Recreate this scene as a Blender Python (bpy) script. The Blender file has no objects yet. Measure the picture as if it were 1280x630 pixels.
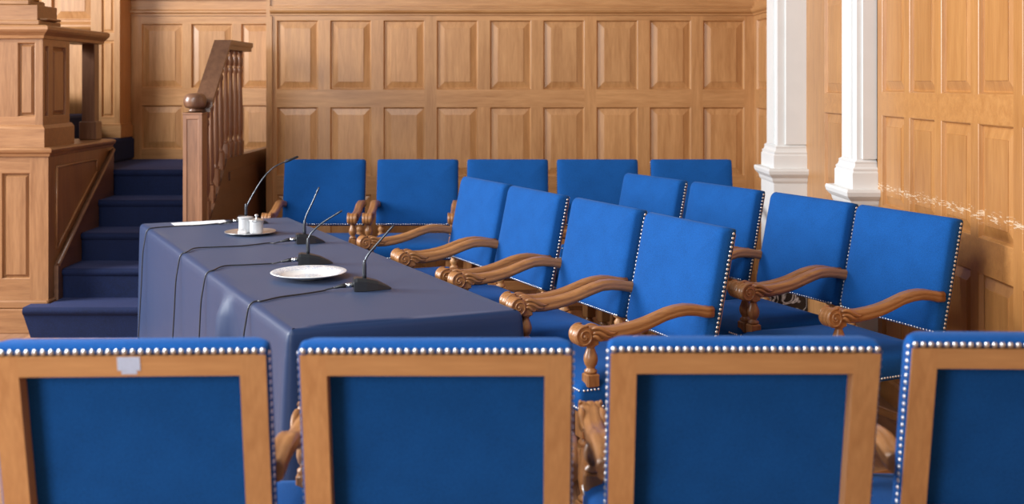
import bpy, math, random
from mathutils import Vector, Matrix
random.seed(7)
PI = math.pi
COL = bpy.context.scene.collection
SC = bpy.context.scene

# ------------------------------------------------------------------ materials
def newmat(name):
    m = bpy.data.materials.new(name); m.use_nodes = True
    nt = m.node_tree; nt.nodes.clear()
    out = nt.nodes.new('ShaderNodeOutputMaterial')
    b = nt.nodes.new('ShaderNodeBsdfPrincipled')
    nt.links.new(b.outputs[0], out.inputs[0])
    return m, nt, b

def N(nt, t, **kw):
    n = nt.nodes.new(t)
    for k, v in kw.items():
        if k.startswith('i_'): n.inputs[k[2:]].default_value = v
        else: setattr(n, k, v)
    return n

def math_n(nt, op, a, b=None, c=None):
    n = nt.nodes.new('ShaderNodeMath'); n.operation = op
    for i, v in enumerate((a, b, c)):
        if v is None: continue
        if isinstance(v, (int, float)): n.inputs[i].default_value = v
        else: nt.links.new(v, n.inputs[i])
    return n.outputs[0]

def mix_c(nt, fac, a, b, mode='MIX'):
    n = nt.nodes.new('ShaderNodeMix'); n.data_type = 'RGBA'; n.blend_type = mode
    if isinstance(fac, (int, float)): n.inputs[0].default_value = fac
    else: nt.links.new(fac, n.inputs[0])
    for i, v in ((6, a), (7, b)):
        if isinstance(v, tuple): n.inputs[i].default_value = (*v[:3], 1)
        else: nt.links.new(v, n.inputs[i])
    return n.outputs[2]

def wood(name, light, dark, rough=.38, scale=1.0, var=.22, wear=None, coat=.15, spec=.5):
    """oak: grain runs along z (dir 0), x (dir 1) or y (dir 2) by face attribute 'gdir'; 'rnd' varies each board"""
    m, nt, b = newmat(name)
    tc = N(nt, 'ShaderNodeTexCoord')
    rn = N(nt, 'ShaderNodeAttribute', attribute_name='rnd')
    gd = N(nt, 'ShaderNodeAttribute', attribute_name='gdir')
    sx = N(nt, 'ShaderNodeSeparateXYZ'); nt.links.new(tc.outputs['Object'], sx.inputs[0])
    X, Y, Z = sx.outputs
    g = gd.outputs['Fac']
    is1 = math_n(nt, 'COMPARE', g, 1.0, .4)
    is2 = math_n(nt, 'COMPARE', g, 2.0, .4)
    is0 = math_n(nt, 'COMPARE', g, 0.0, .4)
    s = 2.2 * scale; w = 26 * scale
    def ax(v, isg):
        k = math_n(nt, 'MULTIPLY_ADD', isg, s - w, w)
        return math_n(nt, 'MULTIPLY', v, k)
    off = math_n(nt, 'MULTIPLY', rn.outputs['Fac'], 37.0)
    cx = N(nt, 'ShaderNodeCombineXYZ')
    nt.links.new(math_n(nt, 'ADD', ax(X, is1), off), cx.inputs[0])
    nt.links.new(math_n(nt, 'ADD', ax(Y, is2), off), cx.inputs[1])
    nt.links.new(math_n(nt, 'ADD', ax(Z, is0), off), cx.inputs[2])
    n1 = N(nt, 'ShaderNodeTexNoise', i_Scale=1.0, i_Detail=5.0, i_Roughness=.6, i_Distortion=.6)
    nt.links.new(cx.outputs[0], n1.inputs['Vector'])
    cx2 = N(nt, 'ShaderNodeVectorMath', operation='MULTIPLY'); cx2.inputs[1].default_value = (5, 5, 5)
    nt.links.new(cx.outputs[0], cx2.inputs[0])
    n2 = N(nt, 'ShaderNodeTexNoise', i_Scale=1.0, i_Detail=3.0)
    nt.links.new(cx2.outputs[0], n2.inputs['Vector'])
    n3 = N(nt, 'ShaderNodeTexNoise', i_Scale=2.3, i_Detail=2.0)
    nt.links.new(tc.outputs['Object'], n3.inputs['Vector'])
    f = math_n(nt, 'MULTIPLY_ADD', n2.outputs['Fac'], .35, math_n(nt, 'MULTIPLY', n1.outputs['Fac'], .75))
    f = math_n(nt, 'MULTIPLY_ADD', n3.outputs['Fac'], .25, f)
    cr = N(nt, 'ShaderNodeValToRGB')
    cr.color_ramp.elements[0].position = .42; cr.color_ramp.elements[0].color = (*dark, 1)
    cr.color_ramp.elements[1].position = .86; cr.color_ramp.elements[1].color = (*light, 1)
    nt.links.new(f, cr.inputs[0])
    hs = N(nt, 'ShaderNodeHueSaturation')
    nt.links.new(cr.outputs[0], hs.inputs['Color'])
    nt.links.new(math_n(nt, 'MULTIPLY_ADD', rn.outputs['Fac'], var, 1 - var / 2), hs.inputs['Value'])
    col = hs.outputs[0]
    if wear:
        zc, h = wear
        d = math_n(nt, 'DIVIDE', math_n(nt, 'ABSOLUTE', math_n(nt, 'SUBTRACT', Z, zc)), h)
        band = math_n(nt, 'MAXIMUM', math_n(nt, 'SUBTRACT', 1.0, d), 0.0)
        cy = N(nt, 'ShaderNodeVectorMath', operation='MULTIPLY'); cy.inputs[1].default_value = (22, 22, 130)
        nt.links.new(tc.outputs['Object'], cy.inputs[0])
        nn = N(nt, 'ShaderNodeTexNoise', i_Scale=1.0, i_Detail=6.0, i_Roughness=.7)
        nt.links.new(cy.outputs[0], nn.inputs['Vector'])
        mk = math_n(nt, 'MULTIPLY', math_n(nt, 'GREATER_THAN', math_n(nt, 'MULTIPLY_ADD', band, .16, nn.outputs['Fac']), .685), band)
        mk = math_n(nt, 'MINIMUM', math_n(nt, 'MULTIPLY', mk, .9), .55)
        col = mix_c(nt, mk, col, (.86, .74, .56))
    nt.links.new(col, b.inputs['Base Color'])
    nt.links.new(math_n(nt, 'MULTIPLY_ADD', n1.outputs['Fac'], .18, rough - .09), b.inputs['Roughness'])
    b.inputs['Coat Weight'].default_value = coat; b.inputs['Coat Roughness'].default_value = .3
    b.inputs['Specular IOR Level'].default_value = spec
    bp = N(nt, 'ShaderNodeBump', i_Strength=.12, i_Distance=.002)
    nt.links.new(f, bp.inputs['Height']); nt.links.new(bp.outputs[0], b.inputs['Normal'])
    return m

def fabric(name, base, rough=.85, sheen=.35, sheen_col=(.5, .65, 1), mottled=.25, sc=900, spec=.25, bump=.25):
    m, nt, b = newmat(name)
    tc = N(nt, 'ShaderNodeTexCoord')
    n1 = N(nt, 'ShaderNodeTexNoise', i_Scale=sc, i_Detail=2.0); nt.links.new(tc.outputs['Object'], n1.inputs['Vector'])
    n2 = N(nt, 'ShaderNodeTexNoise', i_Scale=11.0, i_Detail=4.0); nt.links.new(tc.outputs['Object'], n2.inputs['Vector'])
    n4 = N(nt, 'ShaderNodeTexNoise', i_Scale=sc / 3.2, i_Detail=2.0); nt.links.new(tc.outputs['Object'], n4.inputs['Vector'])
    f = math_n(nt, 'MULTIPLY_ADD', n4.outputs['Fac'], 1.3, math_n(nt, 'MULTIPLY_ADD', n1.outputs['Fac'], .6, math_n(nt, 'MULTIPLY', n2.outputs['Fac'], .5)))
    f = math_n(nt, 'SUBTRACT', f, .7)
    a = tuple(c * (1 - mottled) for c in base); c2 = tuple(min(1, c * (1 + mottled)) for c in base)
    nt.links.new(mix_c(nt, f, a, c2), b.inputs['Base Color'])
    b.inputs['Roughness'].default_value = rough; b.inputs['Specular IOR Level'].default_value = spec
    b.inputs['Sheen Weight'].default_value = sheen; b.inputs['Sheen Roughness'].default_value = .45
    b.inputs['Sheen Tint'].default_value = (*sheen_col, 1)
    bp = N(nt, 'ShaderNodeBump', i_Strength=bump, i_Distance=.001)
    nt.links.new(n1.outputs['Fac'], bp.inputs['Height']); nt.links.new(bp.outputs[0], b.inputs['Normal'])
    return m

def plain(name, base, rough=.5, metal=0, spec=.5, noise=.06, sc=20, coat=0):
    m, nt, b = newmat(name)
    tc = N(nt, 'ShaderNodeTexCoord')
    n1 = N(nt, 'ShaderNodeTexNoise', i_Scale=sc, i_Detail=4.0); nt.links.new(tc.outputs['Object'], n1.inputs['Vector'])
    a = tuple(c * (1 - noise) for c in base); c2 = tuple(min(1, c * (1 + noise)) for c in base)
    nt.links.new(mix_c(nt, n1.outputs['Fac'], a, c2), b.inputs['Base Color'])
    b.inputs['Roughness'].default_value = rough; b.inputs['Metallic'].default_value = metal
    b.inputs['Specular IOR Level'].default_value = spec; b.inputs['Coat Weight'].default_value = coat
    return m

M = {}
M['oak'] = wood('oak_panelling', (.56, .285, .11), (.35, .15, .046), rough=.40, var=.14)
M['oak_right'] = wood('honey_oak_panelling', (.53, .25, .078), (.37, .15, .038), rough=.34, var=.10, wear=(1.03, .05))
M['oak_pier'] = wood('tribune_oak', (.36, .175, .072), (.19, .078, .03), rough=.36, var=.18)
M['oak_dark'] = wood('brown_oak', (.34, .155, .075), (.17, .070, .034), rough=.35, var=.16)
M['oak_rail'] = wood('railing_oak', (.20, .095, .05), (.09, .038, .021), rough=.32, var=.10)
M['chair_wood'] = wood('chair_oak', (.43, .195, .068), (.20, .075, .025), rough=.36, scale=1.7, var=.12, coat=.25)
M['frame_wood'] = wood('chair_back_frame_oak', (.60, .295, .11), (.42, .18, .06), rough=.45, scale=1.2, var=.14)
M['floor'] = wood('floor_oak', (.42, .22, .12), (.24, .11, .055), rough=.42, var=.35)
M['blue'] = fabric('royal_blue_wool', (.006, .074, .275), mottled=.34, sheen=.10, sc=1000, spec=.12)
M['cloth'] = fabric('navy_tablecloth', (.011, .029, .088), rough=.46, sheen=.08, sheen_col=(.7, .8, 1), mottled=.12, sc=1400, spec=.30, bump=.12)
M['carpet'] = fabric('navy_carpet', (.004, .010, .044), sheen=.12, sheen_col=(.35, .4, .9), mottled=.45, sc=420, bump=.6)
M['white'] = plain('white_paint', (.78, .78, .765), .42, noise=.05, sc=9)
M['porcelain'] = plain('white_porcelain', (.83, .83, .82), .15, coat=.4, noise=.02)
M['pot'] = plain('glazed_white_pot', (.56, .565, .58), .25, coat=.3, noise=.08, sc=70)
M['paper'] = plain('white_paper', (.85, .85, .86), .7, noise=.02)
M['silver'] = plain('silver_plate', (.66, .66, .66), .28, metal=.75, noise=.1, sc=60)
M['nail'] = plain('nickel_nailhead', (.78, .76, .74), .28, metal=.85, noise=.05)
M['black'] = plain('black_plastic', (.022, .024, .028), .35, noise=.2, sc=90)
M['gunmetal'] = plain('gooseneck_metal', (.10, .11, .125), .28, metal=.8, noise=.1)
M['chrome'] = plain('connector_chrome', (.75, .75, .75), .2, metal=1)
M['brass'] = plain('aged_brass', (.65, .42, .16), .35, metal=.8)
M['tape'] = plain('clear_tape', (.52, .60, .78), .3, noise=.15, sc=120)
M['plaster'] = plain('plaster', (.72, .66, .56), .8, noise=.03)

def marble():
    m, nt, b = newmat('black_veined_marble')
    tc = N(nt, 'ShaderNodeTexCoord')
    n = N(nt, 'ShaderNodeTexNoise', i_Scale=9.0, i_Detail=5.0, i_Distortion=1.6); nt.links.new(tc.outputs['Object'], n.inputs['Vector'])
    v = math_n(nt, 'ABSOLUTE', math_n(nt, 'SUBTRACT', n.outputs['Fac'], .5))
    cr = N(nt, 'ShaderNodeValToRGB'); e = cr.color_ramp.elements
    e[0].position = 0; e[0].color = (.7, .68, .7, 1); e[1].position = .045; e[1].color = (.02, .018, .022, 1)
    nt.links.new(v, cr.inputs[0]); nt.links.new(cr.outputs[0], b.inputs['Base Color'])
    b.inputs['Roughness'].default_value = .15
    return m
M['marble'] = marble()

def plate_mat():
    m, nt, b = newmat('blue_patterned_porcelain')
    tc = N(nt, 'ShaderNodeTexCoord'); sx = N(nt, 'ShaderNodeSeparateXYZ'); nt.links.new(tc.outputs['Object'], sx.inputs[0])
    r = math_n(nt, 'SQRT', math_n(nt, 'ADD', math_n(nt, 'MULTIPLY', sx.outputs[0], sx.outputs[0]), math_n(nt, 'MULTIPLY', sx.outputs[1], sx.outputs[1])))
    n = N(nt, 'ShaderNodeTexNoise', i_Scale=85.0, i_Detail=2.0, i_Distortion=1.2); nt.links.new(tc.outputs['Object'], n.inputs['Vector'])
    thin = math_n(nt, 'LESS_THAN', math_n(nt, 'ABSOLUTE', math_n(nt, 'SUBTRACT', n.outputs['Fac'], .5)), .05)
    rim = math_n(nt, 'COMPARE', r, .134, .019)
    mid = math_n(nt, 'LESS_THAN', r, .06)
    f = math_n(nt, 'MULTIPLY', thin, math_n(nt, 'MAXIMUM', rim, mid))
    nt.links.new(mix_c(nt, math_n(nt, 'MULTIPLY', f, .6), (.84, .84, .83), (.25, .32, .52)), b.inputs['Base Color'])
    b.inputs['Roughness'].default_value = .12
    return m
M['plate'] = plate_mat()

# ------------------------------------------------------------------ mesh builder
class MB:
    def __init__(s): s.v = []; s.f = []; s.a = []; s.sm = []
    def add(s, vs, fs, rnd=None, d=0, smooth=False, T=None):
        o = len(s.v)
        if rnd is None: rnd = random.random()
        s.v += [tuple(T @ Vector(p)) if T is not None else tuple(p) for p in vs]
        for f in fs:
            s.f.append([i + o for i in f]); s.a.append((rnd, d)); s.sm.append(smooth)
    def box(s, x0, x1, y0, y1, z0, z1, d=0, T=None, rnd=None, bev=0.0):
        if x0 > x1: x0, x1 = x1, x0
        if y0 > y1: y0, y1 = y1, y0
        if z0 > z1: z0, z1 = z1, z0
        if bev <= 0:
            v = [(x, y, z) for z in (z0, z1) for x, y in ((x0, y0), (x1, y0), (x1, y1), (x0, y1))]
            f = [(0, 3, 2, 1), (4, 5, 6, 7), (0, 1, 5, 4), (1, 2, 6, 5), (2, 3, 7, 6), (3, 0, 4, 7)]
            s.add(v, f, rnd, d, False, T); return
        b = min(bev, (x1 - x0) / 2.01, (y1 - y0) / 2.01, (z1 - z0) / 2.01)
        if rnd is None: rnd = random.random()
        loops = []
        for (z, i) in ((z0, b), (z0 + b, 0), (z1 - b, 0), (z1, b)):
            j = i
            loops.append([(x0 + j + (b if True else 0) * 1, y0 + j, z), (x1 - j - b, y0 + j, z), (x1 - j, y0 + j + b, z), (x1 - j, y1 - j - b, z),
                          (x1 - j - b, y1 - j, z), (x0 + j + b, y1 - j, z), (x0 + j, y1 - j - b, z), (x0 + j, y0 + j + b, z)])
        s.loft(loops, rnd=rnd, d=d, T=T, smooth=False)
    def loft(s, loops, rnd=None, d=0, T=None, smooth=True, closed=True, caps=True):
        n = len(loops[0]); v = [p for l in loops for p in l]; f = []
        for k in range(len(loops) - 1):
            for i in range(n if closed else n - 1):
                j = (i + 1) % n
                f.append((k * n + i, k * n + j, (k + 1) * n + j, (k + 1) * n + i))
        if rnd is None: rnd = random.random()
        o = len(s.v)
        s.add(v, f, rnd, d, smooth, T)
        if caps and closed:
            for fc in (tuple(reversed(range(n))), tuple(range((len(loops) - 1) * n, len(loops) * n))):
                s.f.append([i + o for i in fc]); s.a.append((rnd, d)); s.sm.append(False)
    def lathe(s, prof, seg=16, T=None, d=0, rnd=None, c=(0, 0), smooth=True):
        loops = [[(c[0] + r * math.cos(2 * PI * i / seg), c[1] + r * math.sin(2 * PI * i / seg), z) for i in range(seg)] for r, z in prof]
        s.loft(loops, rnd, d, T, smooth)
    def tube(s, pts, r, seg=8, d=1, rnd=None, T=None):
        pts = [Vector(p) for p in pts]; n = len(pts)
        rr = r if isinstance(r, (list, tuple)) else [r] * n
        loops = []; up = None
        for i, p in enumerate(pts):
            t = (pts[min(i + 1, n - 1)] - pts[max(i - 1, 0)]).normalized()
            if up is None:
                up = Vector((0, 0, 1)) if abs(t.z) < .9 else Vector((1, 0, 0))
            a = t.cross(up).normalized(); up = a.cross(t).normalized()
            loops.append([tuple(p + (a * math.cos(2 * PI * k / seg) + up * math.sin(2 * PI * k / seg)) * rr[i]) for k in range(seg)])
        s.loft(loops, rnd, d, T, True)
    def build(s, name, mat, parent=None):
        me = bpy.data.meshes.new(name); me.from_pydata(s.v, [], s.f); me.update()
        me.polygons.foreach_set('use_smooth', s.sm)
        for nm, k in (('rnd', 0), ('gdir', 1)):
            at = me.attributes.new(nm, 'FLOAT', 'FACE'); at.data.foreach_set('value', [float(x[k]) for x in s.a])
        me.materials.append(M[mat] if isinstance(mat, str) else mat)
        bm_fix(me)
        o = bpy.data.objects.new(name, me); COL.objects.link(o)
        if parent: o.parent = parent
        return o

def bm_fix(me):
    import bmesh
    bm = bmesh.new(); bm.from_mesh(me)
    bmesh.ops.recalc_face_normals(bm, faces=bm.faces)
    bm.to_mesh(me); bm.free()

def empty(name, loc=(0, 0, 0), rz=0, label=None, cat=None, group=None):
    o = bpy.data.objects.new(name, None); COL.objects.link(o)
    o.location = loc; o.rotation_euler = (0, 0, rz); o.empty_display_size = .1
    tag(o, label, cat, group); return o
def tag(o, label=None, cat=None, group=None, kind=None):
    if label: o['label'] = label
    if cat: o['category'] = cat
    if group: o['group'] = group
    if kind: o['kind'] = kind
    return o
def struct(o, label=None):
    o['kind'] = 'structure'
    if label: o['label'] = label
    return o
def copy_tree(o, parent=None):
    c = o.copy(); COL.objects.link(c)
    if parent: c.parent = parent
    for ch in list(o.children): copy_tree(ch, c)
    return c

def rrect(hx, hy, r, z, n=5, cx=0, cy=0):
    """rounded rectangle outline"""
    r = max(min(r, hx * .999, hy * .999), 1e-4); p = []
    for (sx, sy, a0) in ((1, 1, 0), (-1, 1, 90), (-1, -1, 180), (1, -1, 270)):
        for k in range(n + 1):
            a = math.radians(a0 + 90 * k / n)
            p.append((cx + sx * (hx - r) + r * math.cos(a), cy + sy * (hy - r) + r * math.sin(a), z))
    return p

def frame(ox, oy, oz, ux, uy):
    """local x along (ux,uy), local -y = outward face normal, z up"""
    l = math.hypot(ux, uy); ux /= l; uy /= l
    return Matrix(((ux, -uy, 0, ox), (uy, ux, 0, oy), (0, 0, 1, oz), (0, 0, 0, 1)))

# ------------------------------------------------------------------ panelled wainscot
def panel(mb, x0, x1, z0, z1, T=None, dep=.018, bev=.045, mould=.010, y=0, fieldy=.004, d=0):
    """moulding slope from the frame face down to the recess, then a raised bevelled field"""
    def rc(i, yy): return [(x0 + i, yy, z0 + i), (x1 - i, yy, z0 + i), (x1 - i, yy, z1 - i), (x0 + i, yy, z1 - i)]
    L = [rc(0, y), rc(.003, y + .002), rc(mould * .55, y + dep * .45), rc(mould, y + dep)]
    r = random.random(); r2 = random.random()
    f4 = lambda: [(0, 1, 5, 4), (1, 2, 6, 5), (2, 3, 7, 6), (3, 0, 4, 7)]
    for a, b in zip(L, L[1:]):
        mb.add(a + b, f4(), r2, d, False, T)
    a, b = rc(mould, y + dep), rc(mould + .004, y + dep); mb.add(a + b, f4(), r, d, False, T)
    a, b, c = rc(mould + .004, y + dep), rc(mould + .004 + bev, y + fieldy + .003), rc(mould + .005 + bev, y + fieldy)
    mb.add(a + b, f4(), r, d, False, T); mb.add(b + c, f4(), r, d, False, T)
    mb.add(c, [(0, 1, 2, 3)], r, d, False, T)

def panelled(mb, x0, x1, z0, z1, cols, rows, T=None, main=(), thick=.05, bev=.045, dep=.018, mould=.010, fieldy=.004):
    """flat framing cells between the panels, with panels at cols x rows; main = column gaps that are through stiles"""
    xs = [x0] + [v for c in cols for v in c] + [x1]
    zs = [z0] + [v for c in rows for v in c] + [z1]
    railr = {}
    for i in range(len(xs) - 1):
        xa, xb = xs[i], xs[i + 1]; ispc = i % 2 == 1; gap = i // 2
        if not ispc and (gap in main or gap == 0 or gap == len(cols)):
            mb.add([(xa, 0, z0), (xb, 0, z0), (xb, 0, z1), (xa, 0, z1)], [(0, 1, 2, 3)], None, 0, False, T); continue
        sect = sum(1 for m_ in main if m_ <= (gap if not ispc else gap))
        for j in range(len(zs) - 1):
            za, zb = zs[j], zs[j + 1]; isp = j % 2 == 1
            if isp and ispc: panel(mb, xa, xb, za, zb, T, dep=dep, bev=bev, mould=mould, fieldy=fieldy)
            elif isp: mb.add([(xa, 0, za), (xb, 0, za), (xb, 0, zb), (xa, 0, zb)], [(0, 1, 2, 3)], None, 0, False, T)
            else:
                key = (sect, j)
                railr.setdefault(key, random.random())
                mb.add([(xa, 0, za), (xb, 0, za), (xb, 0, zb), (xa, 0, zb)], [(0, 1, 2, 3)], railr[key], 1, False, T)
    # body behind
    mb.add([(x0, 0, z0), (x1, 0, z0), (x1, thick, z0), (x0, thick, z0), (x0, 0, z1), (x1, 0, z1), (x1, thick, z1), (x0, thick, z1)],
           [(0, 1, 2, 3), (4, 7, 6, 5), (0, 3, 7, 4), (1, 5, 6, 2), (3, 2, 6, 7)], .5, 0, False, T)

def moulding(mb, x0, x1, prof, T=None, d=1):
    """extrude profile [(y,z)...] along local x"""
    v = [(x0, y, z) for y, z in prof] + [(x1, y, z) for y, z in prof]; n = len(prof)
    f = [(i, (i + 1) % n, n + (i + 1) % n, n + i) for i in range(n)]
    f += [tuple(range(n)), tuple(range(2 * n - 1, n - 1, -1))]
    mb.add(v, f, None, d, False, T)

XW = 1.85; YB = 8.55; YL = 9.15; XC = -1.844
# floor
mb = MB()
xx = -7.0
while xx < 3.2:
    w = .115
    y = -1.5 - random.random() * 1.5
    while y < 9.6:
        l = 1.4 + random.random() * 1.6; y2 = min(y + l, 9.6)
        mb.box(xx + .0008, xx + w - .0008, y + .0008, y2 - .0008, -.03, 0, d=2)
        y = y2
    xx += w
struct(mb.build('floor', 'floor'))

# back wall (main)
T = frame(XC, YB, 0, 1, 0)
W = XW - XC
px = lambda x: (x - 640) / 1400 * YB - XC
cols = []
for k in range(9):
    a = 346 + k * 66.6
    cols.append((px(a), px(a + 51.5)))
zz = lambda y, D: 1.55 - (y - 104) / 1400 * D
mb = MB()
panelled(mb, 0, W, 0, 2.065, cols, [(.14, .66), (zz(220, YB) - .55 + .55 - .0, zz(134, YB)) if False else (.842, 1.367), (1.501, 2.027)][0:3] if False else [(.13, .70), (.842, 1.367), (1.501, 2.030)],
         T, main=(3, 6, 8))
mb2 = MB()
struct(mb.build('wall_back', 'oak'))
mb = MB()
moulding(mb, 0, W, [(0, 2.065), (-.012, 2.068), (-.012, 2.078), (-.03, 2.092), (-.034, 2.105), (-.034, 2.118), (-.02, 2.122), (-.02, 2.135), (0, 2.14)], T)
struct(mb.build('trim_1', 'oak'))
mb = MB(); mb.box(XC, XW, YB, YB + .05, 2.14, 4.2, d=1); struct(mb.build('wall_back_upper', 'oak'))
mb = MB(); moulding(mb, 0, W, [(0, 0), (-.022, 0), (-.022, .10), (-.012, .115), (-.012, .125), (0, .128)], T)
struct(mb.build('baseboard_back', 'oak'))
# return of the projecting back wall towards the stairs, with its end strip
mb = MB(); mb.box(XC - .03, XC - .0005, YB - .012, YL, 0, 4.2, rnd=.4)
mb.box(XC - .0005, XC + .014, YB - .014, YB - .0005, 0, 2.06, rnd=.9)
struct(mb.build('wall_return', 'oak'))

# left back wall behind the landing
T = frame(-3.157, YL, 0, 1, 0)
p2 = lambda x: (x - 640) / 1400 * YL + 3.157
cols = [(p2(177), p2(228)), (p2(239), p2(290)), (p2(301.5), p2(352))]
mb = MB()
panelled(mb, 0, 3.157 + XC - .03, .0, 2.10, cols, [(.28, .86), (1.01, zz(131.5, YL)), (zz(110, YL), 2.035)], T, thick=.06)
struct(mb.build('wall_back_left', 'oak_dark' if False else 'oak'))
mb = MB()
moulding(mb, 0, 3.157 + XC - .03, [(0, 2.10), (-.014, 2.10), (-.014, 2.115), (-.03, 2.125), (-.03, 2.14), (-.008, 2.15), (-.008, 2.23), (-.06, 2.235), (-.07, 2.27), (0, 2.28)], T)
struct(mb.build('trim_2', 'oak'))
mb = MB(); mb.box(-3.157, XC - .03, YL, YL + .06, 2.28, 4.2, d=1); struct(mb.build('wall_back_left_upper', 'oak'))

# far left wall behind the tribune
T = frame(-6.2, YL + .12, 0, 1, 0)
q = lambda x: (x - 640) / 1400 * (YL + .12) + 6.2
mb = MB()
cols = [(q(-330 + 66 * k), q(-330 + 66 * k + 52)) for k in range(5)] + [(q(2), q(52)), (q(64), q(117))]
panelled(mb, 0, 6.2 - 3.14, .0, 4.2, cols, [(.3, .95), (1.20, 1.97), (2.07, 2.9), (3.05, 3.95)], T, thick=.06, main=(1, 3, 5), bev=.06, dep=.026)
struct(mb.build('wall_far_left', 'oak'))
mb = MB()
moulding(mb, 0, 6.2 - 3.14, [(0, 1.985), (-.02, 1.985), (-.05, 2.0), (-.06, 2.015), (-.06, 2.03), (-.03, 2.045), (0, 2.06)], T)
struct(mb.build('trim_3', 'oak'))
# oak pilaster beside the landing
pw = empty('oak_pilaster', (-3.225, 8.98, 1.116), 0, 'tall oak pilaster with a sunk panel rising beside the upper carpeted steps', 'pilaster')
mb = MB()
T = Matrix.Translation((-.115, -.10, .115))
panelled(mb, 0, .23, 0, 3.0, [(.085, .185)], [(.05, .60 + .06), (.72, 1.6), (1.7, 2.9)], T, thick=.26, bev=.012, dep=.014, mould=.008)
mb.build('shaft', 'oak', pw)
mb = MB(); mb.box(-.135, .132, -.12, .16, 0, .10, d=1, bev=.003); mb.box(-.128, .125, -.113, .155, .10, .115, d=1, bev=.004)
mb.build('base', 'oak', pw)

# right wall --------------------------------------------------
Y2 = 5.67; Y1 = 7.05
T = frame(XW, YB, 0, 0, -1)     # local x runs towards the camera; outward normal -X
mb = MB()
# near wall, local x from YB - Y
def ly(px_): return YB - XW * 1400 / (px_ - 640)
x_start = YB - Y2 - .03
edges = [(1102, 1134), (1139, 1174), (1180, 1220), (1227, 1271)]
pitch = .385
c0 = YB - XW * 1400 / (1102.5 - 640)
cols = [(c0 + k * pitch, c0 + k * pitch + .312) for k in range(10)]
panelled(mb, x_start, cols[-1][1] + .1, 0, 2.9, cols, [(.14, .80), (.938, 1.39), (1.505, 2.55)], T, main=(4, 8), bev=.040)
mb.box(x_start, cols[-1][1] + .1, 0, .05, 2.9, 4.2, d=1, T=T)
struct(mb.build('wall_right', 'oak_right'))
# between the pilasters
mb = MB()
a, b = YB - (Y1 + .0), YB - Y2
panelled(mb, a - .1, b, 0, 4.2, [(a + .42, a + .42 + .36), (a + .86, a + 1.22)], [(.14, .80), (.938, 1.38), (1.49, 2.06), (2.2, 3.6)], T, thick=.05)
struct(mb.build('wall_right_middle', 'oak'))
# beyond the far pilaster to the corner
mb = MB()
panelled(mb, 0.0, YB - Y1 - .1, 0, 2.065, [(.07, .42), (.52, .87), (.97, 1.32)], [(.13, .70), (.842, 1.367), (1.501, 2.030)], T, thick=.05)
moulding(mb, 0, YB - Y1 - .1, [(0, 2.065), (-.012, 2.068), (-.012, 2.078), (-.03, 2.092), (-.034, 2.105), (-.034, 2.118), (-.02, 2.122), (-.02, 2.135), (0, 2.14)], T)
mb.box(0, YB - Y1 - .1, 0, .05, 2.14, 4.2, d=1, T=T)
struct(mb.build('wall_right_far', 'oak_dark' if False else 'oak'))
mb = MB(); moulding(mb, x_start + .0, cols[-1][1] + 2, [(0, 0), (-.022, 0), (-.022, .10), (-.012, .115), (-.012, .125), (0, .128)], T)
struct(mb.build('baseboard_right', 'oak_right'))

def stone_pilaster(yfront, yback, xface, label, zc):
    """white painted pilaster standing against the right wall; zc = underside height of pedestal cap"""
    o = empty('stone_pilaster', ((xface + XW) / 2, (yfront + yback) / 2, 0), 0, label, 'pilaster', 'white pilasters on the right wall')
    hx = (XW - xface) / 2 + .0; hy = (yback - yfront) / 2
    def ring(mb, prof):
        """profile list of (offset, z); the wall side stays flat"""
        loops = [[(-hx - e, -hy - e, z), (hx, -hy - e, z), (hx, hy + e, z), (-hx - e, hy + e, z)] for e, z in prof]
        mb.loft(loops, smooth=False)
    mb = MB(); ring(mb, [(0, zc + .16), (0, 4.2)])
    # raised outer strip on both visible faces
    mb.box(-hx - .012, -hx, -hy * .55, hy * .55, zc + .24, 4.2); mb.box(-hx * .45, hx, -hy - .012, -hy, zc + .24, 4.2)
    mb.build('shaft', 'white', o)
    mb = MB(); ring(mb, [(.030, zc + .09), (.030, zc + .17), (.024, zc + .178), (.026, zc + .19), (.016, zc + .20), (.012, zc + .215), (.014, zc + .225), (.0, zc + .235)])
    mb.build('base', 'white', o)
    mb = MB(); ring(mb, [(.034, zc), (.04, zc + .012), (.044, zc + .03), (.058, zc + .045), (.066, zc + .055), (.07, zc + .075), (.066, zc + .088), (.03, zc + .09)])
    mb.build('pedestal_cap', 'white', o)
    mb = MB(); ring(mb, [(.03, .27), (.03, zc)]); mb.build('pedestal', 'white', o)
    mb = MB(); ring(mb, [(.045, 0), (.045, .255), (.032, .27)]); mb.build('plinth', 'marble', o)
    return o
stone_pilaster(Y1, Y1 + .30, 1.672, 'white painted pilaster on a black veined marble plinth, nearer the back wall corner', .925)
stone_pilaster(Y2 + .02, Y2 + .28, 1.752, 'white painted pilaster adjoining the honey-coloured wall of tall panels', .925)

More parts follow.
